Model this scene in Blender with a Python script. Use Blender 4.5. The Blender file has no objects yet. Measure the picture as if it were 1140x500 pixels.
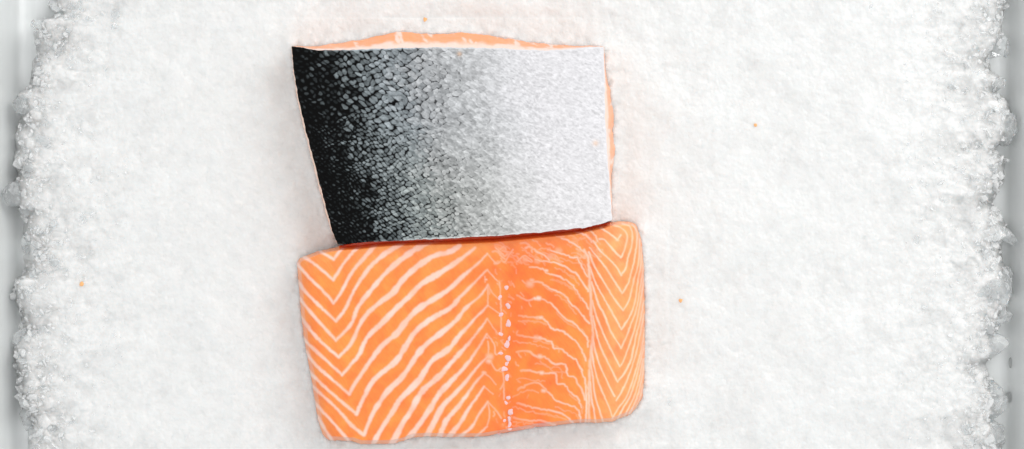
import bpy, math, random
import numpy as np

random.seed(7)
rng = np.random.default_rng(7)
S = bpy.context.scene
COL = S.collection

# ------------------------------------------------------------------ camera, light, exposure
H = 0.90            # camera height above the ice surface (m)
PX = 0.0004         # metres per photo pixel on the ice surface
cam_d = bpy.data.cameras.new("camera")
cam = bpy.data.objects.new("camera", cam_d)
COL.objects.link(cam)
cam.location = (0, 0, H)
cam.rotation_euler = (0, 0, 0)
cam_d.sensor_width = 36.0
cam_d.lens = 36.0 * H / (1140 * PX)
cam_d.clip_start = 0.01
cam_d.clip_end = 20
S.camera = cam

W = bpy.data.worlds.new("World")
S.world = W
W.use_nodes = True
bg = W.node_tree.nodes["Background"]
bg.inputs[0].default_value = (0.975, 0.98, 0.985, 1)
bg.inputs[1].default_value = 0.99

def area(name, loc, target, size, power, color):
    d = bpy.data.lights.new(name, 'AREA')
    d.shape = 'SQUARE'; d.size = size; d.energy = power; d.color = color
    o = bpy.data.objects.new(name, d); COL.objects.link(o)
    o.location = loc
    from mathutils import Vector
    v = Vector(target) - Vector(loc)
    o.rotation_euler = v.to_track_quat('-Z', 'Y').to_euler()
    return o
area("softbox", (0.95, 0.95, 1.20), (0, 0, 0), 1.1, 14.5, (1.0, 0.985, 0.965))

S.view_settings.view_transform = 'Standard'
S.view_settings.look = 'None'
S.view_settings.exposure = 0.0
S.view_settings.gamma = 1.0
S.cycles.max_bounces = 10
S.cycles.transmission_bounces = 8
S.cycles.caustics_refractive = True

# ------------------------------------------------------------------ helpers
def w3(px, py, z):
    """photo pixel seen at height z -> world coordinates"""
    px = np.asarray(px, float); py = np.asarray(py, float); z = np.asarray(z, float)
    k = PX * (H - z) / H
    return np.stack([(px - 570) * k, (250 - py) * k, z + 0 * px], -1)

def hash2(ix, iy, seed):
    h = (ix.astype(np.int64) * 374761393 + iy.astype(np.int64) * 668265263 + seed * 974711) & 0xffffffff
    h = ((h ^ (h >> 13)) * 1274126177) & 0xffffffff
    h = ((h ^ (h >> 16)) * 2246822519) & 0xffffffff
    return ((h ^ (h >> 15)) & 0xffffff) / float(0xffffff)

def vnoise(x, y, seed=0):
    ix = np.floor(x); iy = np.floor(y); fx = x - ix; fy = y - iy
    fx = fx * fx * fx * (fx * (fx * 6 - 15) + 10); fy = fy * fy * fy * (fy * (fy * 6 - 15) + 10)
    a = hash2(ix, iy, seed); b = hash2(ix + 1, iy, seed)
    c = hash2(ix, iy + 1, seed); d = hash2(ix + 1, iy + 1, seed)
    return (a + (b - a) * fx) * (1 - fy) + (c + (d - c) * fx) * fy   # 0..1

def fbm(x, y, octs=4, seed=0):
    s = 0; a = 1.0; t = 0
    for o in range(octs):
        c, sn = math.cos(0.7 * o + .3), math.sin(0.7 * o + .3)
        s = s + a * vnoise((x * c - y * sn) * 2 ** o + 11.3 * o, (x * sn + y * c) * 2 ** o + 5.7 * o, seed + o)
        t += a; a *= 0.5
    return s / t

def worley(x, y, seed=0, jit=0.9):
    """F1, F2, random value of the nearest cell"""
    ix = np.floor(x); iy = np.floor(y)
    f1 = np.full(x.shape, 9.0); f2 = np.full(x.shape, 9.0); idv = np.zeros(x.shape)
    for dx in (-1, 0, 1):
        for dy in (-1, 0, 1):
            cx = ix + dx; cy = iy + dy
            qx = cx + .5 + (hash2(cx, cy, seed) - .5) * jit
            qy = cy + .5 + (hash2(cx, cy, seed + 50) - .5) * jit
            d = np.hypot(qx - x, qy - y); r = hash2(cx, cy, seed + 99)
            near = d < f1
            f2 = np.where(near, f1, np.minimum(f2, d))
            idv = np.where(near, r, idv); f1 = np.where(near, d, f1)
    return f1, f2, idv

def scales(x, y, seed=0, jit=0.4):
    """nearest cell of a lightly jittered lattice: distance, offset from its centre, two random values"""
    ix = np.floor(x); iy = np.floor(y)
    f1 = np.full(x.shape, 9.0); ox_ = np.zeros(x.shape); oy_ = np.zeros(x.shape); ra = np.zeros(x.shape); rb = np.zeros(x.shape)
    for dx in (-1, 0, 1):
        for dy in (-1, 0, 1):
            cx = ix + dx; cy = iy + dy
            qx = cx + .5 + (hash2(cx, cy, seed) - .5) * jit; qy = cy + .5 + (hash2(cx, cy, seed + 50) - .5) * jit
            d = np.hypot(qx - x, qy - y); near = d < f1
            ox_ = np.where(near, x - qx, ox_); oy_ = np.where(near, y - qy, oy_)
            ra = np.where(near, hash2(cx, cy, seed + 99), ra); rb = np.where(near, hash2(cx, cy, seed + 150), rb); f1 = np.where(near, d, f1)
    return f1, ox_, oy_, ra, rb

def sstep(a, b, x):
    t = np.clip((x - a) / (b - a), 0, 1); return t * t * (3 - 2 * t)

def catmull(pts, step=0.5):
    p = np.array(pts, float)
    if len(p) == 2: p = np.array([p[0], (p[0] + p[1]) / 2, p[1]])
    q = np.vstack([2 * p[0] - p[1], p, 2 * p[-1] - p[-2]])
    out = []
    for i in range(1, len(q) - 2):
        n = max(2, int(np.hypot(*(q[i + 1] - q[i])) / step))
        t = np.linspace(0, 1, n, endpoint=False)[:, None]
        a, b, c, d = q[i - 1], q[i], q[i + 1], q[i + 2]
        out.append(.5 * (2 * b + (c - a) * t + (2 * a - 5 * b + 4 * c - d) * t ** 2 + (3 * b - a - 3 * c + d) * t ** 3))
    out.append(p[-1:])
    return np.vstack(out)

def poly_at(pts, t):
    """points along a polyline at arc-length fractions t"""
    p = np.array(pts, float)
    d = np.r_[0, np.cumsum(np.hypot(*np.diff(p, axis=0).T))]; d /= d[-1]
    return np.stack([np.interp(t, d, p[:, 0]), np.interp(t, d, p[:, 1])], -1)

def coons(top, right, bottom, left, nu, nv, edge=0.5):
    """top, bottom run left to right; left, right run top to bottom"""
    def par(n):
        t = np.linspace(0, 1, n); return t * (1 - edge) + edge * (.5 - .5 * np.cos(math.pi * t))
    u = par(nu); v = par(nv)
    T = poly_at(top, u); B = poly_at(bottom, u); L = poly_at(left, v); R = poly_at(right, v)
    U = u[None, :, None]; V = v[:, None, None]
    g = (1 - V) * T[None] + V * B[None] + (1 - U) * L[:, None] + U * R[:, None]
    g -= (1 - U) * (1 - V) * T[0] + U * (1 - V) * T[-1] + (1 - U) * V * B[0] + U * V * B[-1]
    return g[..., 0], g[..., 1]

def dist_to(px, py, line):
    """distance of every grid point to a polyline (in pixels)"""
    p = poly_at(line, np.linspace(0, 1, 420))
    x = px.ravel(); y = py.ravel(); out = np.empty(x.shape)
    for i in range(0, len(x), 20000):
        out[i:i + 20000] = np.sqrt(((x[i:i + 20000, None] - p[None, :, 0]) ** 2 + (y[i:i + 20000, None] - p[None, :, 1]) ** 2).min(1))
    return out.reshape(px.shape)

def grid_faces(nv, nu, keep=None, flip=False):
    i = np.arange(nv * nu).reshape(nv, nu)
    f = np.stack([i[:-1, :-1], i[1:, :-1], i[1:, 1:], i[:-1, 1:]], -1)
    if keep is not None:
        k = keep[:-1, :-1] & keep[1:, :-1] & keep[1:, 1:] & keep[:-1, 1:]
        f = f[k]
    f = f.reshape(-1, 4)
    return f[:, ::-1] if flip else f

def build(name, verts, faces, mat, parent=None, color=None, smooth=True):
    verts = np.asarray(verts, np.float32).reshape(-1, 3)
    faces = np.asarray(faces, np.int32)
    used = np.unique(faces)
    if len(used) != len(verts):
        re = np.full(len(verts), -1, np.int32); re[used] = np.arange(len(used))
        verts = verts[used]; faces = re[faces]
        if color is not None: color = np.asarray(color).reshape(-1, 3)[used]
    n = faces.shape[1]
    me = bpy.data.meshes.new(name)
    me.vertices.add(len(verts)); me.vertices.foreach_set("co", verts.ravel())
    me.loops.add(faces.size); me.loops.foreach_set("vertex_index", faces.ravel())
    me.polygons.add(len(faces))
    me.polygons.foreach_set("loop_start", np.arange(len(faces), dtype=np.int32) * n)
    me.polygons.foreach_set("loop_total", np.full(len(faces), n, np.int32))
    me.polygons.foreach_set("use_smooth", np.full(len(faces), smooth, bool))
    me.update(calc_edges=True)
    if color is not None:
        a = me.color_attributes.new("tone", 'FLOAT_COLOR', 'POINT')
        c = np.ones((len(verts), 4), np.float32); c[:, :3] = np.asarray(color, np.float32).reshape(-1, 3)
        a.data.foreach_set("color", c.ravel())
    me.materials.append(mat)
    o = bpy.data.objects.new(name, me); COL.objects.link(o)
    if parent is not None:
        o.parent = parent
        o.matrix_parent_inverse.identity()
        o.location = tuple(-c for c in parent.location)     # mesh data is in world coordinates
    return o

def thing(name, loc, label, cat, group=None):
    o = bpy.data.objects.new(name, None); COL.objects.link(o)
    o.empty_display_size = 0.02
    o.location = tuple(float(c) for c in loc)
    tag(o, label, cat, group); return o

def tag(o, label, cat, group=None):
    o["label"] = label; o["category"] = cat
    if group: o["group"] = group

# ------------------------------------------------------------------ materials
def new_mat(name):
    m = bpy.data.materials.new(name); m.use_nodes = True
    nt = m.node_tree; return m, nt, nt.nodes["Principled BSDF"]

def noise_bump(nt, b, scale, strength, dist, detail=4):
    tc = nt.nodes.new("ShaderNodeTexCoord")
    n = nt.nodes.new("ShaderNodeTexNoise"); n.inputs["Scale"].default_value = scale; n.inputs["Detail"].default_value = detail
    nt.links.new(tc.outputs["Object"], n.inputs["Vector"])
    bp = nt.nodes.new("ShaderNodeBump"); bp.inputs["Strength"].default_value = strength; bp.inputs["Distance"].default_value = dist
    nt.links.new(n.outputs["Fac"], bp.inputs["Height"]); nt.links.new(bp.outputs["Normal"], b.inputs["Normal"])
    return n

def mat_tone(name, rough, sss=0.0, rad=(.003, .001, .0004), coat=0.0, spec=.5, bump=None, metal=0.0):
    m, nt, b = new_mat(name)
    a = nt.nodes.new("ShaderNodeAttribute"); a.attribute_name = "tone"
    nt.links.new(a.outputs["Color"], b.inputs["Base Color"])
    b.inputs["Roughness"].default_value = rough
    b.inputs["Specular IOR Level"].default_value = spec
    b.inputs["Metallic"].default_value = metal
    b.inputs["Subsurface Weight"].default_value = sss
    b.inputs["Subsurface Radius"].default_value = rad
    b.inputs["Subsurface Scale"].default_value = 1.0
    b.inputs["Coat Weight"].default_value = coat
    b.inputs["Coat Roughness"].default_value = 0.15
    if bump: noise_bump(nt, b, *bump)
    return m

M_FLESH = mat_tone("salmon flesh", .38, sss=.12, coat=.30, bump=(420, .35, .0005))
M_SKIN = mat_tone("salmon skin", .45, spec=.035, bump=(1800, .3, .0003))

def mat_ice(name, col, rough, sss, trans, rad=.006):
    m, nt, b = new_mat(name)
    b.inputs["Base Color"].default_value = (*col, 1)
    b.inputs["Roughness"].default_value = rough
    b.inputs["IOR"].default_value = 1.31
    b.inputs["Subsurface Weight"].default_value = sss
    b.inputs["Subsurface Radius"].default_value = (rad, rad * 1.1, rad * 1.15)
    b.inputs["Subsurface Scale"].default_value = 1.0
    b.inputs["Transmission Weight"].default_value = trans
    noise_bump(nt, b, 800, .26, .0005)
    return m
M_ICE = mat_ice("packed crushed ice", (.785, .79, .785), .30, 1.0, 0.0, rad=.008)
nt = M_ICE.node_tree; b = nt.nodes["Principled BSDF"]
at = nt.nodes.new("ShaderNodeAttribute"); at.attribute_name = "tone"        # how glassy the ice is, 0 snowy to 1 clear
nt.links.new(at.outputs["Fac"], b.inputs["Transmission Weight"])
tc = nt.nodes.new("ShaderNodeTexCoord")                                      # tight-packed wet granules
vo = nt.nodes.new("ShaderNodeTexVoronoi"); vo.inputs["Scale"].default_value = 620; vo.inputs["Randomness"].default_value = 1.0
v2 = nt.nodes.new("ShaderNodeTexVoronoi"); v2.inputs["Scale"].default_value = 260; v2.inputs["Randomness"].default_value = 1.0
v2.feature = 'F1'; ad = nt.nodes.new("ShaderNodeMath"); ad.operation = 'MULTIPLY_ADD'; ad.inputs[1].default_value = 1.6
nt.links.new(tc.outputs["Object"], vo.inputs["Vector"]); nt.links.new(tc.outputs["Object"], v2.inputs["Vector"])
nt.links.new(v2.outputs["Distance"], ad.inputs[0]); nt.links.new(vo.outputs["Distance"], ad.inputs[2])
b2 = nt.nodes.new("ShaderNodeBump"); b2.inputs["Strength"].default_value = .45; b2.inputs["Distance"].default_value = .0006; b2.invert = True
nt.links.new(ad.outputs[0], b2.inputs["Height"])
old = b.inputs["Normal"].links[0].from_node
nt.links.new(old.outputs["Normal"], b2.inputs["Normal"]); nt.links.new(b2.outputs["Normal"], b.inputs["Normal"])
M_GRAIN = mat_ice("clear ice grains", (.93, .94, .94), .2, 0.0, .45)
M_FLAKE = mat_ice("broken ice flakes", (.93, .945, .95), .14, 0.0, .72)
M_CLEAR = mat_ice("clear ice lump", (.96, .98, .985), .10, 0.0, .84)

M_FAT, nt, b = new_mat("pale fat bead")
b.inputs["Base Color"].default_value = (.80, .52, .52, 1); b.inputs["Roughness"].default_value = .35
noise_bump(nt, b, 2500, .3, .0002)

M_STEEL, nt, b = new_mat("brushed steel")
b.inputs["Metallic"].default_value = .2; b.inputs["Roughness"].default_value = .45
tc = nt.nodes.new("ShaderNodeTexCoord"); mp = nt.nodes.new("ShaderNodeMapping")
mp.inputs["Scale"].default_value = (260, 5, 60)
n = nt.nodes.new("ShaderNodeTexNoise"); n.inputs["Scale"].default_value = 1.0; n.inputs["Detail"].default_value = 6
cr = nt.nodes.new("ShaderNodeValToRGB")
cr.color_ramp.elements[0].color = (.78, .805, .80, 1); cr.color_ramp.elements[1].color = (.87, .89, .89, 1)
cr.color_ramp.elements[0].position = .3; cr.color_ramp.elements[1].position = .7
nt.links.new(tc.outputs["Object"], mp.inputs["Vector"]); nt.links.new(mp.outputs["Vector"], n.inputs["Vector"])
nt.links.new(n.outputs["Fac"], cr.inputs["Fac"]); nt.links.new(cr.outputs["Color"], b.inputs["Base Color"])

M_WATER, nt, b = new_mat("water drop")
b.inputs["Transmission Weight"].default_value = 1.0; b.inputs["Roughness"].default_value = .03; b.inputs["IOR"].default_value = 1.33
M_CRUMB, nt, b = new_mat("orange crumb")
b.inputs["Base Color"].default_value = (.90, .48, .20, 1); b.inputs["Roughness"].default_value = .5
noise_bump(nt, b, 3000, .4, .0002)
M_COUNTER, nt, b = new_mat("grey counter")
b.inputs["Base Color"].default_value = (.45, .46, .46, 1); b.inputs["Roughness"].default_value = .5
noise_bump(nt, b, 60, .1, .0005)

# ------------------------------------------------------------------ setting: counter and tray
ZF = -0.020       # tray floor
c = w3([-500, 1640, 1640, -500], [-700, -700, 1200, 1200], ZF - .004)
o = build("counter", c, [[3, 2, 1, 0]], M_COUNTER); o["kind"] = "structure"

TX0, TX1, TY0, TY1 = -.2262, .2272, -.165, .165      # wall foot, wall leans outward
def rrect(inset, z, r=.022, n=10):
    x0, x1, y0, y1 = TX0 - inset, TX1 + inset, TY0 - inset, TY1 + inset
    r = r + inset; pts = []
    for cx, cy, a0 in ((x1 - r, y1 - r, 0), (x0 + r, y1 - r, 90), (x0 + r, y0 + r, 180), (x1 - r, y0 + r, 270)):
        for k in range(n + 1):
            a = math.radians(a0 + 90 * k / n); pts.append((cx + r * math.cos(a), cy + r * math.sin(a), z))
    return np.array(pts)
def loft(rings, cap_first=False):
    n = len(rings[0]); v = np.vstack(rings); f = []
    for k in range(len(rings) - 1):
        for i in range(n):
            j = (i + 1) % n
            f.append((k * n + i, k * n + j, (k + 1) * n + j, (k + 1) * n + i))
    return v, np.array(f)
tray = thing("metal_tray", (0, 0, ZF), "shallow brushed steel tray holding the bed of crushed ice", "tray")
# basin: floor, filleted foot, leaning wall
prof = [(-.05, ZF), (-.006, ZF), (-.003, ZF + .0006), (-.0008, ZF + .0025), (0.0005, ZF + .006), (.0020, -.0105), (.0034, -.0045)]
rings = [rrect(max(i, -.021), z) if i > -.021 else np.array([(p[0] * .01, p[1] * .01, ZF) for p in rrect(0, ZF)]) for i, z in prof]
v, f = loft(rings); build("basin", v, f, M_STEEL, tray)
prof = [(.0034, -.0045), (.0040, -.0034), (.0052, -.0028), (.0068, -.0030), (.0120, -.0036), (.0185, -.0036), (.0200, -.0044), (.0202, -.007), (.0195, -.0085)]
v, f = loft([rrect(i, z) for i, z in prof]); build("rim", v, f, M_STEEL, tray)

# ------------------------------------------------------------------ bed of ice
LB = [(66,-200),(58,-120),(70,-60),(56,0),(53,7),(64,14),(54,20),(37,22),(37,37),(41,61),(36,68),(33,95),(19,105),(24,126),(15,150),(17,167),(14,180),(20,194),(13,204),(13,228),(27,233),(24,259),(27,272),(25.5,282),(27,303),(15,313),(15,327),(17,337),(24,350),(20,371),(14,388),(17,412),(20,425),(20,449),(27,463),(31,480),(32,500),(24,560),(34,620),(30,720)]
RB = [(1118,-200),(1108,-100),(1125,-50),(1122,0),(1115,31),(1117,45),(1106,60),(1101,66),(1102,78),(1113.5,85),(1110,102),(1122,113),(1126,129),(1123,155),(1109,165),(1110,170),(1120,177),(1117,204),(1105,225),(1117,245),(1128,262),(1114,270),(1117,289),(1125,306),(1126,327),(1123,337),(1118,355),(1110,371),(1115,391),(1098,405),(1101.6,422),(1113,439),(1114,459),(1106,466),(1115,480),(1116,500),(1110,560),(1122,620),(1112,720)]
def ice_field(px, py):
    wob = (fbm(px / 9, py / 9, 3, 3) - .5) * 5
    lx = np.interp(py, [p[1] for p in LB], [p[0] for p in LB])
    rx = np.interp(py, [p[1] for p in RB], [p[0] for p in RB])
    e = np.minimum(px - lx, rx - px) + wob * .6
    e = np.minimum(e, np.minimum(py + 150, 650 - py))
    edge = np.exp(-np.clip(e, 0, None) / 60.0)
    amp = .25 + .50 * edge
    z = (fbm(px / 70, py / 70, 3, 10) - .5) * .0042
    f1, f2, idv = worley(px / 15 + .4 * vnoise(px / 8, py / 8, 5), py / 15, 21)
    z = z + (idv - .5) * .0010 * amp * sstep(0, .12, f2 - f1) - f1 ** 2 * .0011 * amp
    f1, f2, idv = worley(px / 6, py / 6, 31)
    z = z + (idv - .5) * .0007 * amp - f1 ** 2 * .0005 * amp
    z = z + (fbm(px / 3.5, py / 3.5, 2, 41) - .5) * .0010 * (.40 + .6 * edge)
    rdg = 1 - np.abs(2 * fbm(px / 11, py / 7, 3, 45) - 1)                     # crisp broken ridges
    z = z + (rdg - .8) * .0012 * (.15 + edge)
    sh1, sh2, shi = worley(px / 19 + py / 40, py / 13 - px / 45, 61, 1.0)         # broken shards lying at angles
    z = z + (shi - .5) * .0024 * edge * sstep(0, .05, sh2 - sh1)
    # rounded shoulder down to the tray floor
    t = np.clip(e / 16.0, 0, 1)
    z = z - .001 - .020 * (1 - np.sqrt(np.clip(1 - (1 - t) ** 2, 0, 1)))
    z = z - .0015 * edge
    return z, e
st = 1.2
gx = np.arange(0, 1142, st); gy = np.arange(-150, 652, st)
PXg, PYg = np.meshgrid(gx, gy)
Zg, Eg = ice_field(PXg, PYg)
keep = Eg > -.6
sub = (PXg > 295) & (PXg < 745) & (PYg > 20) & (PYg < 515)
hug = np.full(PXg.shape, 99.0)
bx, by = PXg[sub], PYg[sub]
hg = np.full(bx.shape, 99.0)
for line in ([(329.5,291),(334.7,351),(344.7,414),(354,469),(364,490.5)], [(364,490.5),(402,495),(438,494.5),(460,487.5),(538,487),(596,476.5),(650,471),(681.5,470),(702,462),(714,450)],
             [(714,450),(718.7,420),(718.9,340),(718.4,295),(713,257)], [(325,51),(332.5,111),(345.5,164),(370,258)], [(340,52),(400,45),(440,35),(515,36),(590,46),(672,52)], [(674,60),(684,130),(681,245)]):
    hg = np.minimum(hg, dist_to(bx, by, line))
hug[sub] = hg
Zg = Zg + (.0016 + .0040 * (fbm(PXg / 9, PYg / 9, 3, 530) - .5)) * np.exp(-(hug / 7.0) ** 2) + .0016 * np.exp(-hug / 14)
clear = .60 * np.exp(-np.clip(Eg, 0, None) / 14) * sstep(.25, .6, fbm(PXg / 10, PYg / 10, 3, 500)) + .22 * np.exp(-np.clip(Eg, 0, None) / 80) * sstep(.5, .68, fbm(PXg / 22, PYg / 16, 3, 510))
clear = np.clip(clear + .04 * sstep(.55, .75, fbm(PXg / 12, PYg / 12, 3, 520)), 0, .85)
build_ice = build("crushed_ice_bed", w3(PXg, PYg, Zg), grid_faces(len(gy), len(gx), keep), M_ICE, None, np.repeat(clear[..., None], 3, 2))
build_ice["kind"] = "stuff"
tag(build_ice, "packed bed of white crushed ice filling the tray under the salmon", "crushed ice")

# ------------------------------------------------------------------ lumps of ice
def ico(sub):
    import bmesh
    bm = bmesh.new(); bmesh.ops.create_icosphere(bm, subdivisions=sub, radius=1.0)
    v = np.array([p.co[:] for p in bm.verts]); f = np.array([[q.index for q in p.verts] for p in bm.faces]); bm.free()
    return v, f
# loose grains, far past counting: one object
gv, gf = ico(2)
N = 1500
VV = []; FF = []
cnt = 0
while cnt < N:
    px = rng.uniform(4, 1136); py = rng.uniform(-30, 530)
    e = float(ice_field(np.array([px]), np.array([py]))[1][0]) if (px < 90 or px > 1050) else min(px - 30, 1110 - px)
    if e < 2: continue
    pr = .01 + .99 * math.exp(-e / 26)
    if rng.random() > pr or e > 110: continue
    z = float(ice_field(np.array([px]), np.array([py]))[0][0])
    r = (0.0008 + .0022 * rng.random() ** 2) * (.5 + .8 * math.exp(-e / 40))
    sc = np.array([1, rng.uniform(.5, 1), rng.uniform(.35, .8)]) * r
    q = rng.normal(size=(3, 3)); q, _ = np.linalg.qr(q)
    d = 1 + .28 * (rng.random(len(gv)) - .5)
    pl = rng.normal(size=(7, 3)); pl /= np.linalg.norm(pl, axis=1)[:, None]
    vv = gv * d[:, None]
    for nrm in pl:                                   # chipped flat facets
        h = vv @ nrm - .5; vv = vv - np.clip(h, 0, None)[:, None] * nrm
    VV.append((vv * sc) @ q.T + w3(px, py, z - r * .25)); FF.append(gf + cnt * len(gv)); cnt += 1
o = build("loose_ice_grains", np.vstack(VV), np.vstack(FF), M_GRAIN, smooth=False)
o["kind"] = "stuff"
tag(o, "countless small clear grains of ice strewn over the packed ice", "ice grains")

# flat broken flakes half sunk in the bed, everywhere: also one object
VV = []; FF = []; cnt = 0; gv1, gf1 = ico(2)
n_fl = 3200
fpx = rng.uniform(20, 1122, n_fl); fpy = rng.uniform(-25, 525, n_fl)
fzz, fee = ice_field(fpx, fpy)
for i in range(n_fl):
    if fee[i] < 5 or rng.random() > 1.05 * math.exp(-fee[i] / 26): continue
    px, py = fpx[i], fpy[i]
    if 322 < px < 722 and 30 < py < 498: continue
    r = rng.uniform(.0014, .0040) * (.7 + .5 * math.exp(-fee[i] / 60))
    vv = gv1 * (1 + .15 * (rng.random(len(gv1)) - .5))[:, None]
    pl = rng.normal(size=(9, 3)); pl /= np.linalg.norm(pl, axis=1)[:, None]
    for nrm in pl:
        h = vv @ nrm - rng.uniform(.35, .7); vv = vv - np.clip(h, 0, None)[:, None] * nrm
    vv = vv * np.array([1.25, rng.uniform(.7, 1.2), rng.uniform(.35, .6)]) * r
    ax = rng.uniform(-.45, .45) * (1 + .8 * math.exp(-fee[i] / 40)); ay = rng.uniform(-.45, .45); az = rng.uniform(0, 6.3)
    ca, sa, cb, sb, cc_, sc_ = math.cos(ax), math.sin(ax), math.cos(ay), math.sin(ay), math.cos(az), math.sin(az)
    q = np.array([[cc_, -sc_, 0], [sc_, cc_, 0], [0, 0, 1]]) @ np.array([[cb, 0, sb], [0, 1, 0], [-sb, 0, cb]]) @ np.array([[1, 0, 0], [0, ca, -sa], [0, sa, ca]])
    VV.append(vv @ q.T + w3(px, py, fzz[i] - r * .24)); FF.append(gf1 + cnt * len(gv1)); cnt += 1
o = build("ice_flakes", np.vstack(VV), np.vstack(FF), M_FLAKE, smooth=False)
o["kind"] = "stuff"
tag(o, "countless flat broken flakes of ice half sunk in the white bed", "ice flakes")

cv, cf = ico(4)
def chunk(px, py, z, rx, ry, rz, rot, seed, label, rough=.22, mat=None):
    r2 = np.random.default_rng(seed)
    v = cv.copy()
    disp = np.zeros(len(v))
    for k in range(26):
        nrm = r2.normal(size=3); nrm /= np.linalg.norm(nrm)
        a = r2.uniform(2, 9)
        disp += np.sin(v @ nrm * a + r2.uniform(0, 6)) / a
    v = v * (1 + rough * disp * .8)[:, None]
    for k in range(30):                                                # bubbles and dimples
        nrm = r2.normal(size=3); nrm /= np.linalg.norm(nrm)
        v = v * (1 + r2.uniform(-.07, .09) * np.exp(-((cv - nrm) ** 2).sum(1) / r2.uniform(.02, .10)))[:, None]
    for k in range(4):
        nrm = r2.normal(size=3); nrm /= np.linalg.norm(nrm)
        h = v @ nrm - r2.uniform(.74, .95); v = v - np.clip(h, 0, None)[:, None] * nrm * .9
    v = v * np.array([rx, ry, rz]) * PX
    a = math.radians(rot); c, s = math.cos(a), math.sin(a)
    v = v @ np.array([[c, s, 0], [-s, c, 0], [0, 0, 1]])
    o = build("ice_lump", v + w3(px, py, z), cf, mat or M_CLEAR)
    tag(o, label, "ice lump", "clear lumps of ice along the edge of the bed")
    return o
chunk(1104, 322, -.006, 24, 25, 12, 0, 3, "largest smooth rounded clear ice lump on the right edge of the bed", .10)
chunk(15, 216, -.006, 12, 15, 11, 0, 5, "rounded bluish clear ice lump touching the left tray wall", .10)
chunk(1122, 142, -.010, 11, 19, 8, -10, 7, "flat clear ice flake reaching over the right tray wall near the top", .15)
chunk(1113, 52, -.008, 11, 13, 8, 30, 9, "pointed clear ice lump jutting from the right edge nearest the top corner", .25)
chunk(1108, 95, -.008, 12, 8, 7, 10, 11, "small knobbly ice lump between the pointed lump and the flat flake", .25)
chunk(1121, 262, -.008, 14, 7, 8, -35, 13, "tongue of clear ice pointing at the right tray wall above the rounded lump", .18)
chunk(1108, 357, -.007, 19, 6, 6, 14, 15, "long thin splinter of clear ice just below the largest rounded lump", .3)
chunk(1106, 384, -.006, 14, 12, 8, 0, 17, "glassy ice lump under the thin splinter on the right edge", .2)
chunk(1106, 446, -.008, 13, 22, 10, 4, 19, "tall bubbly clear ice lump beside the water drops on the right wall", .22)
chunk(1106, 484, -.008, 15, 14, 10, 0, 21, "bubbly clear ice lump in the lower right corner of the bed", .22)
chunk(44, 27, -.006, 8, 7, 7, 0, 23, "small frosty ice lump at the upper left notch of the bed", .25)
chunk(26, 118, -.007, 10, 12, 8, 20, 25, "frosty ice lump jutting from the left edge above the bluish lump", .25)
chunk(29, 272, -.008, 7, 12, 8, 10, 27, "narrow glassy ice lump on the left edge below the bluish lump", .3)
chunk(1121, 306, -.010, 8, 9, 7, 0, 29, "small clear ice lump between the largest rounded lump and the right wall", .2)
chunk(30, 466, -.008, 8, 12, 8, -12, 31, "clear ice lump at the lower left corner of the bed", .28)

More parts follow.
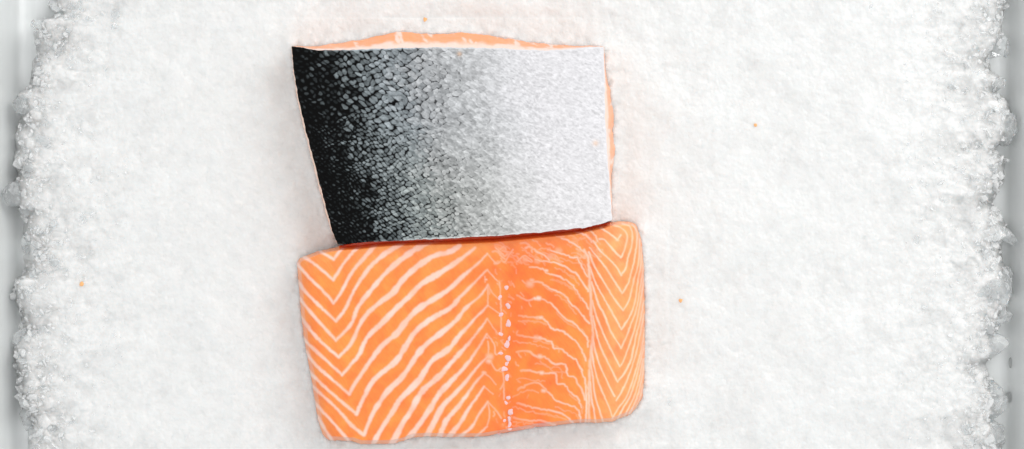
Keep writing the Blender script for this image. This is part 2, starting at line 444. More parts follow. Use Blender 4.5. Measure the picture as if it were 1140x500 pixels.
# ------------------------------------------------------------------ lower fillet: flesh side up
CH = [  # fat seams of the loin: left arm, apex, right arm (photo pixels)
 [(350,276),(356.7,280),(371.3,289)], [(371.3,289),(376,282),(383,275),(390,266)],
 [(336,284),(340.8,287.5),(355.8,298.3),(370.8,311.7)], [(370.8,311.7),(375,305.8),(382.5,293.3),(391.7,281.7),(398,276),(408,266)],
 [(329,291),(331.7,295),(346.7,311.7),(360.8,325),(371.3,337.5)], [(371.3,337.5),(380,325),(391.7,303),(405,287.5),(416.7,274),(424,265)],
 [(331,313),(340,325),(355,340),(373.8,357.5)], [(373.8,357.5),(384,345),(391.7,328),(395,321.7),(408.3,301.7),(425,285),(445,272.5),(460,263)],
 [(333,332),(336.7,336.7),(355,358.3),(374,379)], [(374,379),(391.7,360),(396.7,345),(410,326.7),(431.7,301.7),(451.7,285),(466.7,275),(480,269),(496,262)],
 [(334,352),(350,373),(365,387.5),(377,397.5)], [(377,397.5),(390.8,383),(398,366.7),(408,350),(425,335),(438,325.8),(448,311.7),(466.7,295),(485,284),(500,281),(511.7,273.6)],
 [(335,372),(340,380),(352,391),(365,403),(380.8,417.5)], [(380.8,417.5),(392.5,403.5),(400,395),(408,376.7),(425,360),(441.7,343),(458,328),(466.7,318),(485,306.7),(500,297.5),(522,281.6),(529,275.5)],
 [(338,388),(350,405),(366.7,420),(389,439)], [(389,439),(393,430),(398,423),(408,408),(425,385),(441.7,371.7),(451.7,358),(466.7,343),(483,333),(500,322),(512.7,309.7),(526.5,298),(535,290.6),(542.4,282.6)],
 [(342,410),(348,418),(371.7,440),(396.7,461)], [(396.7,461),(400,453),(408,436.7),(413,426.7),(425,415),(438,405),(445,396.7),(456.7,376.7),(466.7,365),(483,353),(501,343.5),(511,332),(521,322),(532,310.7),(542.4,300.6)],
 [(346,428),(350.8,433),(375,455),(391.7,474),(405,484)], [(405,484),(410,471.7),(418,455),(431.7,435),(445,423),(458,405),(463,396.7),(475,383),(491.7,370),(508,356.7),(512.7,350),(521,340.4),(532,332),(541,321.3),(543,317)],
 [(350,447),(353,451.7),(371.7,471.7),(390,493)], [(415,495),(425,476.7),(435,461.7),(445,445),(455,435),(466.7,423),(478,405),(485,398),(500,388.5),(510.6,374),(520,364.8),(532,351),(540,343.6),(543,340)],
 [(353,463),(355.8,468),(371,493)], [(436,495),(448,471.7),(458,456.7),(468,438),(478,428),(488,420),(502,404),(511.7,393.4),(523,380.7),(534,367),(542.4,355)],
 [(454,489),(470,468),(480,453),(490,436.7),(500,427),(510.6,415.7),(521,404),(532,388),(542,372)],
 [(473,489),(485,466.7),(493,451.7),(506.7,438),(521,422),(530.7,409.3),(537,403),(543,397)],
 [(488,489),(496.7,468),(507,456.5),(521,438),(530.7,424),(539,415.7)],
 [(498,489),(515,467),(521,456),(532,441),(539,430.5)],
 [(509,489),(525.4,475),(532,463),(543,447.4)],
 [(527,489),(542,475)],
]
RG = [  # short seams right of the ridge
 [(542.4,300.6),(547.7,306.5),(554,313)], [(543,317),(547.7,325.6),(555,333)], [(543,340),(551,345.7),(557,350)],
 [(542.4,355),(553,370),(557,372)], [(542,372),(550,383),(552,394.5),(558,391)], [(543,397),(552,412),(558,410)],
 [(539,415.7),(545.6,420),(552,428)], [(539,430.5),(549,439)], [(543,447.4),(553,458),(558,465.5)],
 [(543,317),(543,328),(543,340)], [(556,314),(557.5,335),(558,372)], [(540,308),(540,314)],
 [(543,380),(544,390),(543,397)], [(560,415),(561,426),(557,433)], [(561,426),(561,445)], [(542,475),(545,462),(543,447)],
 [(542.4,282.6),(552,293),(556,292)], [(552,276),(560,283)], [(562,292),(566,285),(571,278)], [(576,291),(584,285),(592,290)],
]
BL_ = [  # thin wavering seams of the belly side
 [(579.5,270.4),(587,271.5),(595.4,279),(606,284),(612,290)],
 [(610,278),(620,281),(635.4,286),(642,287.4),(647,295),(649,300),(655.6,310)],
 [(596,289),(606,291),(618.5,292.7),(630,297),(636.5,302),(642,305),(648,314),(655,324.5)],
 [(590,297),(603,299),(610,304),(626,310),(637.6,318),(644,327.7),(651,337),(655.6,343.6)],
 [(588,316),(599.7,314),(610,320),(618.5,323),(628,329),(635.4,338),(642,343.6),(648,351),(655.6,360.5)],
 [(576,328.7),(587,334.6),(599.6,332),(612.4,337.5),(618.7,343.6),(626,352),(632,356.3),(640.7,361),(647,369),(653.5,376.4),(654.5,386)],
 [(578,352),(590,353),(601,353.6),(609,358),(614,365.8),(625,368.5),(634.4,375.4),(643,382.8),(649,393.4),(652.4,402)],
 [(576,373),(590,375.4),(599.6,376.4),(614.5,381.7),(617,387.5),(625,389),(633,395.5),(643,403),(649,416.7),(653.5,431.6)],
 [(575,392),(588,391),(595.4,396.6),(606,397.6),(616.4,405),(629,406),(632,417.8),(639.7,420),(643,427.3),(648,433.7),(651,445)],
 [(580,413),(590,413),(599.6,414.6),(610,415.7),(619.5,416.7),(620,427.3),(629,428.4),(634.4,436.9),(643,443),(647,454)],
 [(576,434.7),(587,428.4),(595.4,425.7),(604,430),(612.4,438.5),(619.5,446.4),(631,450.6),(642,454.5),(645,461),(647,472)],
 [(576,448.5),(593,453.8),(611,457),(627,461),(639.7,472)],
 [(572,465),(587,468),(602,468.6),(618,473)],
 [(640,258),(652,262),(659,269)], [(650,256),(660,259),(666,268)], [(625,265),(640,272),(650,281)],
]
VL = [(650,279),(654.5,287),(655.6,298),(656.6,314),(657.7,330),(658,350),(660,372),(658,393),(656.5,408),(655.6,436),(655.6,456),(655.6,474)]
FL = [  # belly flap chevrons
 [(665,251),(669.4,254),(678,260),(687.4,267)], [(687.4,267),(691,262)],
 [(667,266),(672.5,266.7),(678,272.6),(686,282),(691,286.3)], [(691,286.3),(693,284),(697,271.5),(698,262),(692.7,254.5),(683,250.8),(676,250)],
 [(660,268),(662,270.4),(667,278),(678,288.5),(686,297),(691.6,306.5)], [(691.6,306.5),(697,298),(699,287.4),(703,274.7),(704,261),(701,252.4),(693,249)],
 [(656.6,275.7),(663,284),(673.6,297),(683,311.8),(692.7,326.6)], [(692.7,326.6),(699,316),(703,303),(706.5,287.4),(708.6,271.5),(709,258),(704,250)],
 [(655.6,281),(662,297),(673.6,316),(684,333),(693.7,345.7)], [(693.7,345.7),(700,335),(703,323.4),(706.5,308.6),(709.6,298),(711.8,282),(712.4,266)],
 [(657,298),(663,315),(670.4,328.7),(683,351),(692,367)], [(692,367),(702,350),(707.5,333),(710.7,308.6),(713.4,296),(714.5,275)],
 [(658.5,314),(666,338),(672.5,350),(680,369),(691.6,387.6)], [(691.6,387.6),(698,373),(703,359.5),(708.6,343.6),(712.8,319),(716,300),(716.5,285)],
 [(659,335),(664,352),(671.5,371),(679,387),(690,408)], [(690,408),(693.7,403),(701,383),(705.4,370),(709.6,354),(714,330),(717,308)],
 [(660,352),(662,362.7),(668,385),(677.5,405),(687.4,425)], [(687.4,425),(695,415.7),(700,406),(703,398.7),(708.6,372),(712.8,356),(717,335)],
 [(660,375),(662,388),(667,405),(673.6,420),(679,431.6),(684,441)], [(686,446),(695,430.5),(700,418),(704,407),(709,390),(713,370),(717,350)],
 [(659,393),(661,406),(666,425),(673.6,443),(679,456),(682,465.4)], [(682,465.4),(689.5,452.7),(697,443),(704,425),(710,405),(715,385),(718,365)],
 [(657.5,405),(660,420),(662,439),(667,456),(672.5,473)], [(657,425),(658.8,446.4),(661,456),(663.5,473)], [(652,430),(653,450),(652,473)],
 [(688,466),(694,454),(701,442),(708,422),(713,402),(717,385)], [(694,466),(700,454),(707,439),(712,420),(716,400)],
 [(699,464),(706,450),(711,436),(715,419),(718,400)], [(706,459),(712,445),(716,428)],
]
OX, OY, RES = 322, 238, 4
fat = np.zeros(((500 - OY) * RES, (724 - OX) * RES), np.float32)
def stamp(pts, hw, k=1.0, soft=.8, jit=.25, seed=0, smooth=0):
    c = catmull(pts, .5); n = len(c)
    if smooth and n > 2 * smooth + 4:                                               # even out the run of the seam, ends held
        kr = np.hanning(2 * smooth + 1); kr /= kr.sum(); e = np.vstack([2 * c[0] - c[smooth:0:-1], c, 2 * c[-1] - c[-2:-2 - smooth:-1]])
        c = np.stack([np.convolve(e[:, 0], kr, 'valid'), np.convolve(e[:, 1], kr, 'valid')], -1)
    wv = vnoise(np.arange(n) / 14.0, np.full(n, seed * 3.1), 77)
    jx = (vnoise(np.arange(n) / 5.0, np.full(n, seed * 1.7), 78) - .5) * 2 * jit
    jy = (vnoise(np.arange(n) / 5.0, np.full(n, seed * 1.3), 79) - .5) * 2 * jit
    for i, (x, y) in enumerate(c):
        h = (hw(x, y) if callable(hw) else hw) * (.75 + .5 * wv[i])
        kk = (k(x, y) if callable(k) else k) * (.80 + .35 * vnoise(np.array([i / 22.0]), np.array([seed * 2.3]), 80)[0])
        x += jx[i]; y += jy[i]; R = h + soft + .5
        x0 = int((x - R - OX) * RES); x1 = int((x + R - OX) * RES) + 1; y0 = int((y - R - OY) * RES); y1 = int((y + R - OY) * RES) + 1
        x0, y0 = max(x0, 0), max(y0, 0); x1, y1 = min(x1, fat.shape[1]), min(y1, fat.shape[0])
        if x1 <= x0 or y1 <= y0: continue
        yy, xx = np.mgrid[y0:y1, x0:x1]
        d = np.hypot((xx + .5) / RES + OX - x, (yy + .5) / RES + OY - y)
        m = kk * (1 - sstep(h - soft, h + soft, d))
        fat[y0:y1, x0:x1] = np.maximum(fat[y0:y1, x0:x1], m)
hwl = lambda x, y: float(np.interp(x, [330, 350, 372, 392, 415, 440, 490, 512, 528, 545], [1.7, 1.65, 1.4, 1.75, 2.4, 3.05, 3.05, 2.2, 1.3, .95]))
kl = lambda x, y: float(np.interp(x, [330, 510, 545], [.95, .95, .72]) * np.interp(y, [268, 282], [.75, 1]))
for i, p in enumerate(CH): stamp(p, hwl, kl, soft=1.4, jit=.3, seed=i, smooth=min(22, max(4, int(len(p) * 4))))
for i, p in enumerate(RG): stamp(p, .75, .5, soft=.9, seed=i + 40)
for i, p in enumerate(BL_): stamp(p, lambda x, y: float(np.interp(x, [575, 610, 655], [1.1, .95, 1.0])), lambda x, y: float(np.interp(x, [572, 600, 620], [.3, .55, .75])), soft=.9, jit=.7, seed=i + 70)
stamp(VL, 1.5, .7, soft=1.2, jit=.5, seed=99)
for i, p in enumerate(FL): stamp(p, lambda x, y: float(np.interp(x, [655, 690, 705, 718], [1.0, 1.0, .95, .8])), lambda x, y: float(np.interp(x, [655, 700, 718], [.85, .8, .6])), soft=.85, seed=i + 120)
fr = np.random.default_rng(11)
for i, p in enumerate(BL_[:13]):                                       # feathery fine seams beside the main ones
    for q in range(2):
        dx, dy = fr.uniform(-6, 6), fr.uniform(3, 9)
        a0 = fr.integers(0, max(1, len(p) - 3)); stamp([(x + dx, y + dy) for x, y in p[a0:a0 + 4]], .6, .32, soft=.9, jit=1.2, seed=i * 3 + q)
for q in range(46):                                                     # marbling of the upper cut edge
    x = fr.uniform(545, 672); y = np.interp(x, [545, 672], [270, 256]) + fr.uniform(0, 26)
    stamp([(x, y), (x + fr.uniform(2, 6), y + fr.uniform(-1, 4)), (x + fr.uniform(7, 13), y + fr.uniform(0, 9))], fr.uniform(.5, 1.1), fr.uniform(.2, .5), soft=1.0, jit=1.2, seed=q)
for q in range(60):                                                     # nicks along the pin bone line
    x = fr.normal(566, 9); y = fr.uniform(280, 478)
    stamp([(x, y), (x + fr.uniform(-3, 5), y + fr.uniform(1, 5))], fr.uniform(.4, .9), fr.uniform(.15, .45), soft=.9, jit=1.0, seed=q)
for (x, y, r, k) in [(590,316,5,.45),(592,312,3,.5),(599.6,332,3.2,.95),(596,332.5,2.5,.8),(602,353.5,3,.8),(598,354,2.5,.6),(597,376,4,.6),(601,376,2.5,.7),(601,397,3.5,.7),(603,415,3,.8),(605,435,3.2,.7),(545,397,4.5,.6),(544,402,4,.65),(539,415,2.4,.6),(608,301,2.5,.9),(541,311,1.6,.6),(585,289,5,.4),(598,291,4,.4),(612,286,5,.35),(622,279,4,.3),(652,285,4,.5),(662,270,2,.6),(687,267,2.2,.7),(542,376,2,.5),(552,293,2.5,.5)]:
    stamp([(x - .8, y), (x + .8, y + .2)], r * .6, k, soft=r * .6, seed=int(x))

fil_top = [(329.5,291),(334,287.5),(340,285),(356,279),(372,276),(385,274.5),(400,274),(420,271.5),(440,270),(475,269.2),(500,268.6),(532,267.2),(548,266.2),(569,264.4),(600,261.2),(620,259.5),(652,255),(676,249.5),(690,246.5),(700,246.5),(708,249.5),(713,257)]
fil_face = list(fil_top)                                               # upper edge of the flat face
def under(x): return float(np.interp(x, [374, 384, 400, 640, 672, 684], [0, 3, 6, 6, 3, 0]))
fil_top = [(x, y - under(x)) for x, y in fil_top]                     # the cut face leans on under the other fillet
fil_right = [(713,257),(716.5,270),(718.4,295),(718.9,340),(718.9,387),(718.7,420),(717.6,442),(714,450)]
fil_bot = [(364,490.5),(377,491),(393,492),(402,495),(424,495),(438,494.5),(450,491.5),(460,487.5),(476,486.5),(505,487.5),(538,487),(554,484),(575,480.5),(596,476.5),(624,473.5),(650,471),(664,471.5),(681.5,470),(702,462),(714,450)]
fil_left = [(329.5,291),(332,317),(334.7,351),(339.5,388),(344.7,414),(348.6,437),(354,469),(359,484),(364,490.5)]
NU, NV = 660, 420
fx, fy = coons(fil_top, fil_right, fil_bot, fil_left, NU, NV, .35)
rag = (fbm(fx / 5, fy / 5, 3, 8) - .5) * 1.6                         # slightly ragged cut
dL = dist_to(fx, fy, fil_left); dR = dist_to(fx, fy, fil_right); dT = dist_to(fx, fy, fil_top); dB = dist_to(fx, fy, fil_bot)
dmin = np.minimum(np.minimum(dL, dR), np.minimum(dT, dB))
def rnd(d, r, p=2.0):
    t = np.clip(d / r, 0, 1); return (1 - (1 - t) ** p) ** (1 / p)
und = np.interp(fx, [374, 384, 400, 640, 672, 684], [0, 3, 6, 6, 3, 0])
shT = (.62 + .38 * sstep(und - 1.0, und + 4.0, dT)) * rnd(dT, np.where(und > 1, 1.5, 5))
shape = (.45 * rnd(dL, 5, 1.25) + .55 * rnd(dL, 24, 2.3)) * shT * rnd(dB, 5, 1.25) * (.38 * rnd(dR, 7, 1.3) + .62 * rnd(dR, 38, 1.8))
TH = .0175
fz = -.003 + (TH + .003) * shape
fz += ((fbm(fx / 45, fy / 60, 3, 90) - .5) * .0022 - .0011 * np.exp(-((fx - 564) / 7) ** 2) + .0005 * np.exp(-((fx - 545) / 8) ** 2)
       - .0008 * np.exp(-((fx - 657) / 5) ** 2)) * sstep(2, 14, dmin)
ci = np.clip((fx - OX) * RES - .5, 0, fat.shape[1] - 2); ri = np.clip((fy - OY) * RES - .5, 0, fat.shape[0] - 2)
c0 = ci.astype(int); r0 = ri.astype(int); cfx = ci - c0; rfy = ri - r0
F = (fat[r0, c0] * (1 - cfx) + fat[r0, c0 + 1] * cfx) * (1 - rfy) + (fat[r0 + 1, c0] * (1 - cfx) + fat[r0 + 1, c0 + 1] * cfx) * rfy
fib = fbm((fx * .82 - fy * .57) / 1.4, (fx * .57 + fy * .82) / 7, 2, 60) - .5        # muscle fibres
mot = fbm(fx / 14, fy / 14, 3, 61) - .5
fz += (F * .00012 + fib * .00008) * sstep(1, 6, dmin)
fx2 = fx + rag * np.exp(-dmin / 3); fy2 = fy + rag * np.exp(-dmin / 3)
mid = np.exp(-((fx - 585) / 46) ** 2)
flap = sstep(640, 690, fx)
topb = 1 - sstep(262, 300, fy + .08 * (fx - 560))
base = np.stack([np.full(fx.shape, .90), .247 - .060 * mid + .055 * flap + .05 * topb, .036 - .018 * mid + .055 * flap + .03 * topb], -1)
base *= (1 + (.16 * fib + .55 * mot)[..., None] * np.array([.25, 1.0, 1.2]))
fatc = np.array([.93, .59, .475]) + (np.array([.93, .60, .40]) - np.array([.93, .59, .475])) * flap[..., None]
fatc = fatc * (1 + .10 * mot[..., None])
tone = base * (1 - F[..., None]) + fatc * F[..., None]
red = np.exp(-((fx - 604) / 7) ** 2 - ((fy - 472) / 3) ** 2)[..., None] * .6
tone = tone * (1 - red) + np.array([.8, .10, .05]) * red
red_band = (sstep(.5, 2, und) * (1 - sstep(und - .5, und + 1.6, dT + (mot + fib) * 1.5)))[..., None] * .8     # redder band along the upper edge, under the other fillet
tone = tone * (1 - red_band) + np.array([.88, .09, .025]) * red_band
tone = np.clip(tone, .01, .95)
fil = thing("salmon_fillet", w3(540, 380, 0), "bright orange salmon fillet lying flesh side up, striped with white chevrons of fat", "salmon fillet", "salmon fillets lying on the crushed ice")
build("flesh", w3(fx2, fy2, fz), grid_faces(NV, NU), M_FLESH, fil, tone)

# fat beads in the row along the lateral line
def surf_z(px, py):
    k = np.argmin((fx - px) ** 2 + (fy - py) ** 2); return fz.ravel()[k]
bv, bf = ico(3)
for i, (px, py, rx, ry) in enumerate([(564,320.5,1.8,2.2),(566.4,340.5,3.4,2.9),(566.3,361,3.4,4.0),(564.6,383,3.6,3.6),(567.2,377,1.8,3),(566,399,3.8,3.4),(564.2,404.5,3.4,2.4),(560,411,3.4,2.2),(565.3,421,3,2.9),(566,442.7,2.6,1.5),(569.5,458.8,3.6,3.3),(567.5,466,2.8,4),(567.8,474,2.4,3.6),(561.5,468.5,2,2),(555.7,481.5,1.9,1.8),(556.5,331.5,2.2,2.4),(557,350,2.3,2),(557,372,2.5,2),(556.5,393.5,2.8,1.6),(563,448.5,2,2)]):
    r2 = np.random.default_rng(200 + i)
    d = np.zeros(len(bv))
    for k in range(10):
        nrm = r2.normal(size=3); nrm /= np.linalg.norm(nrm); a = r2.uniform(1.5, 5); d += np.sin(bv @ nrm * a + r2.uniform(0, 6)) / a
    v = bv * (1 + .34 * d)[:, None] * np.array([rx, ry, .8]) * np.array([1.05, 1.05, 1]) * PX
    build("fat_bead", v + w3(px, py, surf_z(px, py) - .00012), bf, M_FAT, fil)

# ------------------------------------------------------------------ upper fillet: skin side up
sk_top = [(324.7,51.5),(330,52.3),(337,53),(345,55),(352,56.2),(370,56),(400,55),(435,53.6),(482,52.5),(520,53),(552,53.5),(585,55.3),(612,56),(640,54.2),(656,52.5),(672,52.3)]
sk_right = [(672,52.3),(673,85),(674,137),(677,185),(680.6,230),(681.5,245.5)]
sk_bot = [(375.5,271.8),(390,271),(405,269.8),(450,267.6),(500,265.3),(519,264.3),(560,262.3),(605,258.3),(628,255.8),(650,253.6),(668,249.5),(681.5,245.5)]
sk_left = [(324.7,51.5),(327.3,80),(332.5,111),(341,147.5),(345.5,164),(358.5,215),(370,258),(375.5,271.8)]
NU, NV = 760, 460
sx, sy = coons(sk_top, sk_right, sk_bot, sk_left, NU, NV, .15)
eL = dist_to(sx, sy, sk_left); eR = dist_to(sx, sy, sk_right); eT = dist_to(sx, sy, sk_top); eB = dist_to(sx, sy, sk_bot)
emin = np.minimum(np.minimum(eL, eR), np.minimum(eT, eB))
def skin_z(px, py):
    """smooth lie of the skin"""
    u = np.clip((px - np.interp(py, [52, 272], [325, 375])) / 345.0, 0, 1)
    return .0165 + .0075 * np.sin(math.pi * np.clip(u * .86 + .10, 0, 1)) ** .8 + .0006 * np.sin(py / 38.0 + px / 90.0)
sz = skin_z(sx, sy)
sz0 = sz.copy()
sz = sz - .0005 * (1 - rnd(np.minimum(np.minimum(eL, eR), np.minimum(eT, eB + 4)), 2.0))
T = sx - np.interp(sy, [p[1] for p in sk_left], [p[0] for p in sk_left])            # distance from the back edge
T = T + (fbm(sx / 30, sy / 30, 2, 300) - .5) * 26
# overlapping scales in staggered rows, smaller towards the lower end
wx = (fbm(sx / 18, sy / 18, 2, 360) - .5) * 7 + (vnoise(sx / 3.0, sy / 3.0, 361) - .5) * 1.3
wy = (fbm(sx / 18, sy / 18, 2, 362) - .5) * 7 + (vnoise(sx / 3.0, sy / 3.0, 363) - .5) * 1.3
vx = sx + wx; vy = sy + wy - .26 * sx
a = math.radians(24); ux = vx * math.cos(a) + sy * math.sin(a); uy = -vx * math.sin(a) + sy * math.cos(a)
n1 = fbm(sx / 2.6, sy / 2.2, 2, 330)
n2 = fbm(ux / 3.2, uy / 1.4, 2, 331)
f1b, f2b, idb = worley(ux / 4.4, uy / 2.6, 320, .95)
# two sizes of scale in a diamond mesh: large at the head end, small at the tail end
def mesh_of_scales(wd, ht, seed):
    p = vx / wd + vy / ht; q = vx / wd - vy / ht
    return scales(p, q, seed, .45)
zone = sstep(110, 170, sy + (fbm(sx / 20, sy / 20, 2, 364) - .5) * 60)
A = mesh_of_scales(9.6, 7.6, 310); B = mesh_of_scales(7.2, 5.4, 311)
pick = zone > .5
f1, qx, qy, idv, idw = [np.where(pick, b_, a_) for a_, b_ in zip(A, B)]
right = (qx + qy) * .7; down = (qx - qy) * .7
tt = np.clip(T + (idv - .5) * 30 * np.interp(T, [0, 40, 130, 200], [0, 1, 1, .15]), 0, 400)
g = np.interp(tt, [0, 40, 58, 75, 95, 120, 150, 180, 215, 260, 350], [.022, .045, .125, .20, .265, .33, .40, .50, .59, .65, .69])
rim = np.interp(tt, [0, 40, 65, 95, 140, 180, 220], [.25, .31, .42, .50, .58, .68, .95])
sc = f1 + .20 * right + .14 * down + (n1 - .5) * .30
scale = 1 - sstep(rim - .17, rim + .14, sc)
# how dark the pocket behind each scale is: every one on the back, then fewer and fewer
haspocket = sstep(idw - .08, idw + .08, np.interp(tt, [0, 60, 90, 125, 165, 200], [1.1, 1.1, .97, .84, .55, .2]) * (1 - .35 * zone * sstep(80, 110, tt)))
pocket = np.interp(tt, [0, 60, 100, 150, 200, 260], [.001, .001, .003, .02, .18, .56])
dull = g * np.interp(tt, [0, 60, 110], [.06, .35, .80])
under = pocket * haspocket + dull * (1 - haspocket)
tex = 1 + (n1 - .5) * np.interp(tt, [0, 60, 100, 200, 300], [1.0, .8, .6, .30, .20]) + (n2 - .5) * np.interp(tt, [60, 100, 200, 300], [.3, .5, .45, .26]) + (idb - .5) * np.interp(tt, [60, 110, 200, 300], [.3, .4, .22, .12])
lightsc = g * (.70 + .55 * idv * np.interp(tt, [60, 200], [1, .55]) ) * (1 - .30 * right * np.interp(tt, [80, 220], [1, .4])) * np.where(tt < 55, .35 + 2.0 * idw ** 3, 1)
lightsc = np.where(tt > 200, lightsc + (g * .97 - lightsc) * sstep(200, 250, tt), lightsc)
val = (lightsc * scale + under * (1 - scale)) * np.clip(tex, .1, 2)
val = val * (1 - sstep(190, 250, tt)) + g * np.clip(tex, .1, 2) * (1 - .05 * (1 - scale)) * sstep(190, 250, tt)
fine = sstep(90, 200, tt); m = scale
# lateral line: a faint broken seam down the middle
ll = np.exp(-((sx - (486 + .10 * (sy - 52)) + (n1 - .5) * 3) / 1.6) ** 2) * sstep(.40, .62, fbm(sx / 6, sy / 5, 2, 370))
val = val * (1 - .30 * ll)
pale = 1 - sstep(0.0, 2.2, np.minimum(np.minimum(eT, eR), eB) + (n1 - .5) * 2)                 # scraped pale margin
pale *= sstep(30, 110, tt) * .8
val = val * (1 - pale) + .70 * pale
hue = np.interp(tt, [0, 60, 110, 160, 260], [0, 0, 1, .5, .1])
green = hue * sstep(120, 230, sy) * .35
drk = 1 - sstep(40, 150, tt); lil = sstep(180, 260, tt)
skc = np.stack([val * (1.0 - .12 * drk - .06 * hue + .07 * green), val * (1.0 - .015 * lil + .03 * drk + .05 * green), val * (1.005 + .08 * drk + .005 * lil + .05 * hue - .20 * green)], -1)
for (x, y, r) in [(511.5, 60, 2.6), (663, 159.5, 3.2)]:
    q = np.exp(-((sx - x) / r) ** 2 - ((sy - y) / (r * .95)) ** 2)[..., None] * .55
    skc = skc * (1 - q) + np.array([.80, .52, .34]) * q
rg = np.exp(-emin / 2.5) * 1.6
sx = sx + (fbm(sx / 6, sy / 6, 3, 380) - .5) * rg; sy = sy + (fbm(sx / 6, sy / 6, 3, 381) - .5) * rg       # ragged knife cut
sz = sz + (m * .00022 * (1 - fine * .7) + (idv - .5) * .00010 * (1 - fine * .6) + (idb - .5) * .00007 * fine + (n1 - .5) * .00010) * sstep(1, 5, emin)
up = thing("salmon_fillet", w3(505, 160, 0), "salmon fillet lying skin side up, its scales fading from black to silver", "salmon fillet", "salmon fillets lying on the crushed ice")
build("skin", w3(sx, sy, sz), grid_faces(NV, NU), M_SKIN, up, np.clip(skc, .004, .9))

# the cut sides under the skin: a pale fat layer, then orange flesh
n_side = (300, 190, 260, 190)
sides = [(sk_top, n_side[0], 'T'), (sk_right, n_side[1], 'R'), (sk_bot[::-1], n_side[2], 'B'), (sk_left[::-1], n_side[3], 'L')]
ox = []; oy = []; off = []; nx = []; ny = []; tg = []
for line, n, tgk in sides:
    p = poly_at(line, np.linspace(0, 1, n, endpoint=False))
    for x, y in p:
        ox.append(x); oy.append(y); tg.append(tgk)
        if tgk == 'T':
            off.append(float(np.interp(x, [325, 338, 348, 360, 400, 430, 440, 460, 480, 500, 515, 530, 560, 590, 610, 650, 672], [.5, 1.5, 4, 6.5, 10, 16, 18, 16.5, 14.8, 15, 16.6, 15.6, 11.5, 8.8, 6.8, 2.2, .6]))); nx.append(0); ny.append(-1)
        elif tgk == 'R':
            off.append(float(np.interp(y, [52, 70, 85, 100, 130, 145, 165, 185, 205, 230, 247], [.6, .8, 2.5, 6, 9.5, 8, 9, 5, 2, .8, -2]))); nx.append(1); ny.append(0)
        elif tgk == 'B':
            off.append(float(np.interp(x, [376, 400, 670, 682], [-.6, -3.0, -3.0, -1]))); nx.append(0); ny.append(1)
        else:
            off.append(float(np.interp(y, [52, 80, 120, 200, 250, 272], [.2, .9, 1.7, 2.0, 1.3, -1]))); nx.append(-1); ny.append(0)
ox, oy, off, nx, ny = map(np.array, (ox, oy, off, nx, ny)); tgs = np.array(tg)
arc = np.r_[0, np.cumsum(np.hypot(np.diff(ox), np.diff(oy)))]
off = off + (fbm(arc / 9, arc * 0, 3, 400) - .5) * np.clip(np.abs(off), 0, 3) * .8
zs = skin_z(ox, oy) - .0005
ts = np.linspace(0, 1, 30)
RV = []; RC = []
for t in ts:
    g = min(1.0, (t / .72)) ** .85 if t < .72 else 1.0 - .25 * ((t - .72) / .28) ** 2
    ins = -.5 * (1 - min(1, t / .08))
    px = ox + nx * (off * g + ins); py = oy + ny * (off * g + ins)
    z = zs * (1 - t) + (-.004) * t
    wav = (fbm(arc / 6, arc * 0 + t * 9, 3, 410) - .5) * .9 * min(1, t * 5)
    px = px + nx * wav; py = py + ny * wav
    RV.append(w3(px, py, z))
    nzz = fbm(arc / 10, arc * 0 + t * 4, 3, 420)
    seam = sstep(.60, .74, fbm(arc / 9 + t * 1.2, arc * 0 + t * 1.5, 3, 430)) * sstep(.10, .2, t)
    lay = 1 - sstep(.10, .34, t + (nzz - .5) * .3)
    w = np.clip(np.maximum(lay * .9, seam * .85), 0, 1)[:, None]
    cc = np.array([.92, .31, .085]) * (1 - w) + np.array([.90, .70, .62]) * w
    lft = np.clip((tgs == 'L') * .85 + (tgs == 'R') * .25, 0, 1)[:, None]      # thin pale belly and back edges
    cc = cc * (1 - lft) + np.array([.92, .62, .48]) * lft
    RC.append(cc)
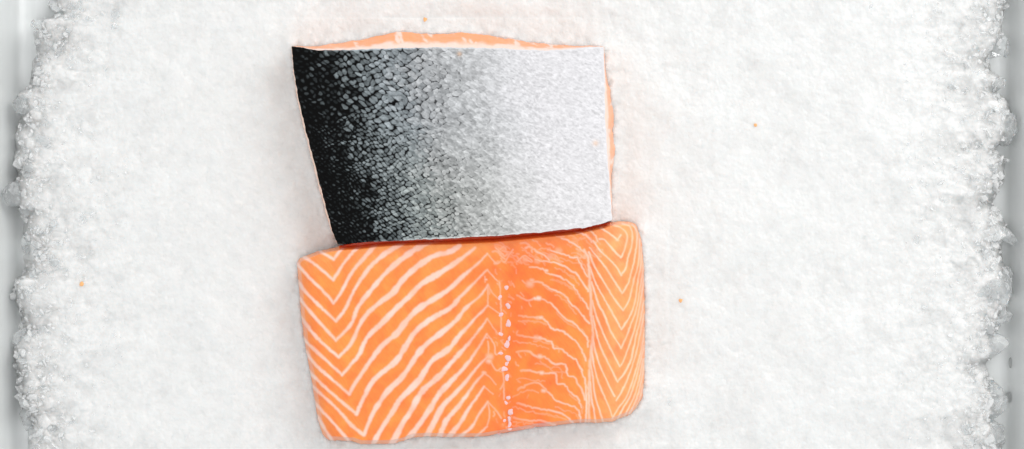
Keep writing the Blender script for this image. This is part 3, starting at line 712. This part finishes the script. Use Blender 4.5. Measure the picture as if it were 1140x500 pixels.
RV = np.array(RV); RC = np.array(RC)
nr = RV.shape[1]
def ring_faces(k):
    i = np.arange(nr); j = (i + 1) % nr; f = []
    for q in range(k - 1): f.append(np.stack([q * nr + i, (q + 1) * nr + i, (q + 1) * nr + j, q * nr + j], -1))
    return np.vstack(f)
ks = 7
build("fat_layer", RV[:ks], ring_faces(ks), M_FLESH, up, RC[:ks])
build("flesh", RV[ks - 1:], ring_faces(len(ts) - ks + 1), M_FLESH, up, RC[ks - 1:])

# ------------------------------------------------------------------ small things
def crumb(px, py, z, r, seed, label):
    r2 = np.random.default_rng(seed)
    v = bv * (1 + .5 * (r2.random(len(bv))[:, None] - .5) * .4)
    for k in range(6):
        nrm = r2.normal(size=3); nrm /= np.linalg.norm(nrm); h = v @ nrm - .6; v = v - np.clip(h, 0, None)[:, None] * nrm
    v = v * np.array(r) * PX
    o = build("salmon_crumb", v + w3(px, py, z), bf, M_CRUMB)
    tag(o, label, "crumb", "tiny orange salmon crumbs on the ice")
def iz(px, py): return float(ice_field(np.array([float(px)]), np.array([float(py)]))[0][0])
crumb(473, 21.5, iz(473, 21.5) + .0006, (2.6, 3.2, 1.5), 1, "tiny orange crumb on the ice above the skin-up fillet")
crumb(91, 316, iz(91, 316) + .0005, (3.2, 2.8, 1.5), 2, "faint orange crumb on the ice near the left tray wall")
crumb(758, 334.5, iz(758, 334.5) + .0005, (2.4, 2.6, 1.4), 3, "tiny orange crumb on the ice right of the flesh-up fillet")
crumb(841, 139, iz(841, 139) + .0005, (2.0, 2.2, 1.2), 4, "tiny orange crumb on the open ice, far right of the skin-up fillet")

def drop(px, py, z, rx, ry, rz, label):
    v = bv * np.array([rx, ry, rz]) * PX
    o = build("water_drop", v + w3(px, py, z), bf, M_WATER)
    tag(o, label, "water drop", "water drops on the right tray wall")
drop(1123.5, 442, ZF + .0022, 5, 6, 3.5, "round water drop on the right tray wall beside the tall bubbly lump")
drop(1125, 404, ZF + .003, 2.2, 6, 2, "long thin water drop on the right tray wall above the round drop")
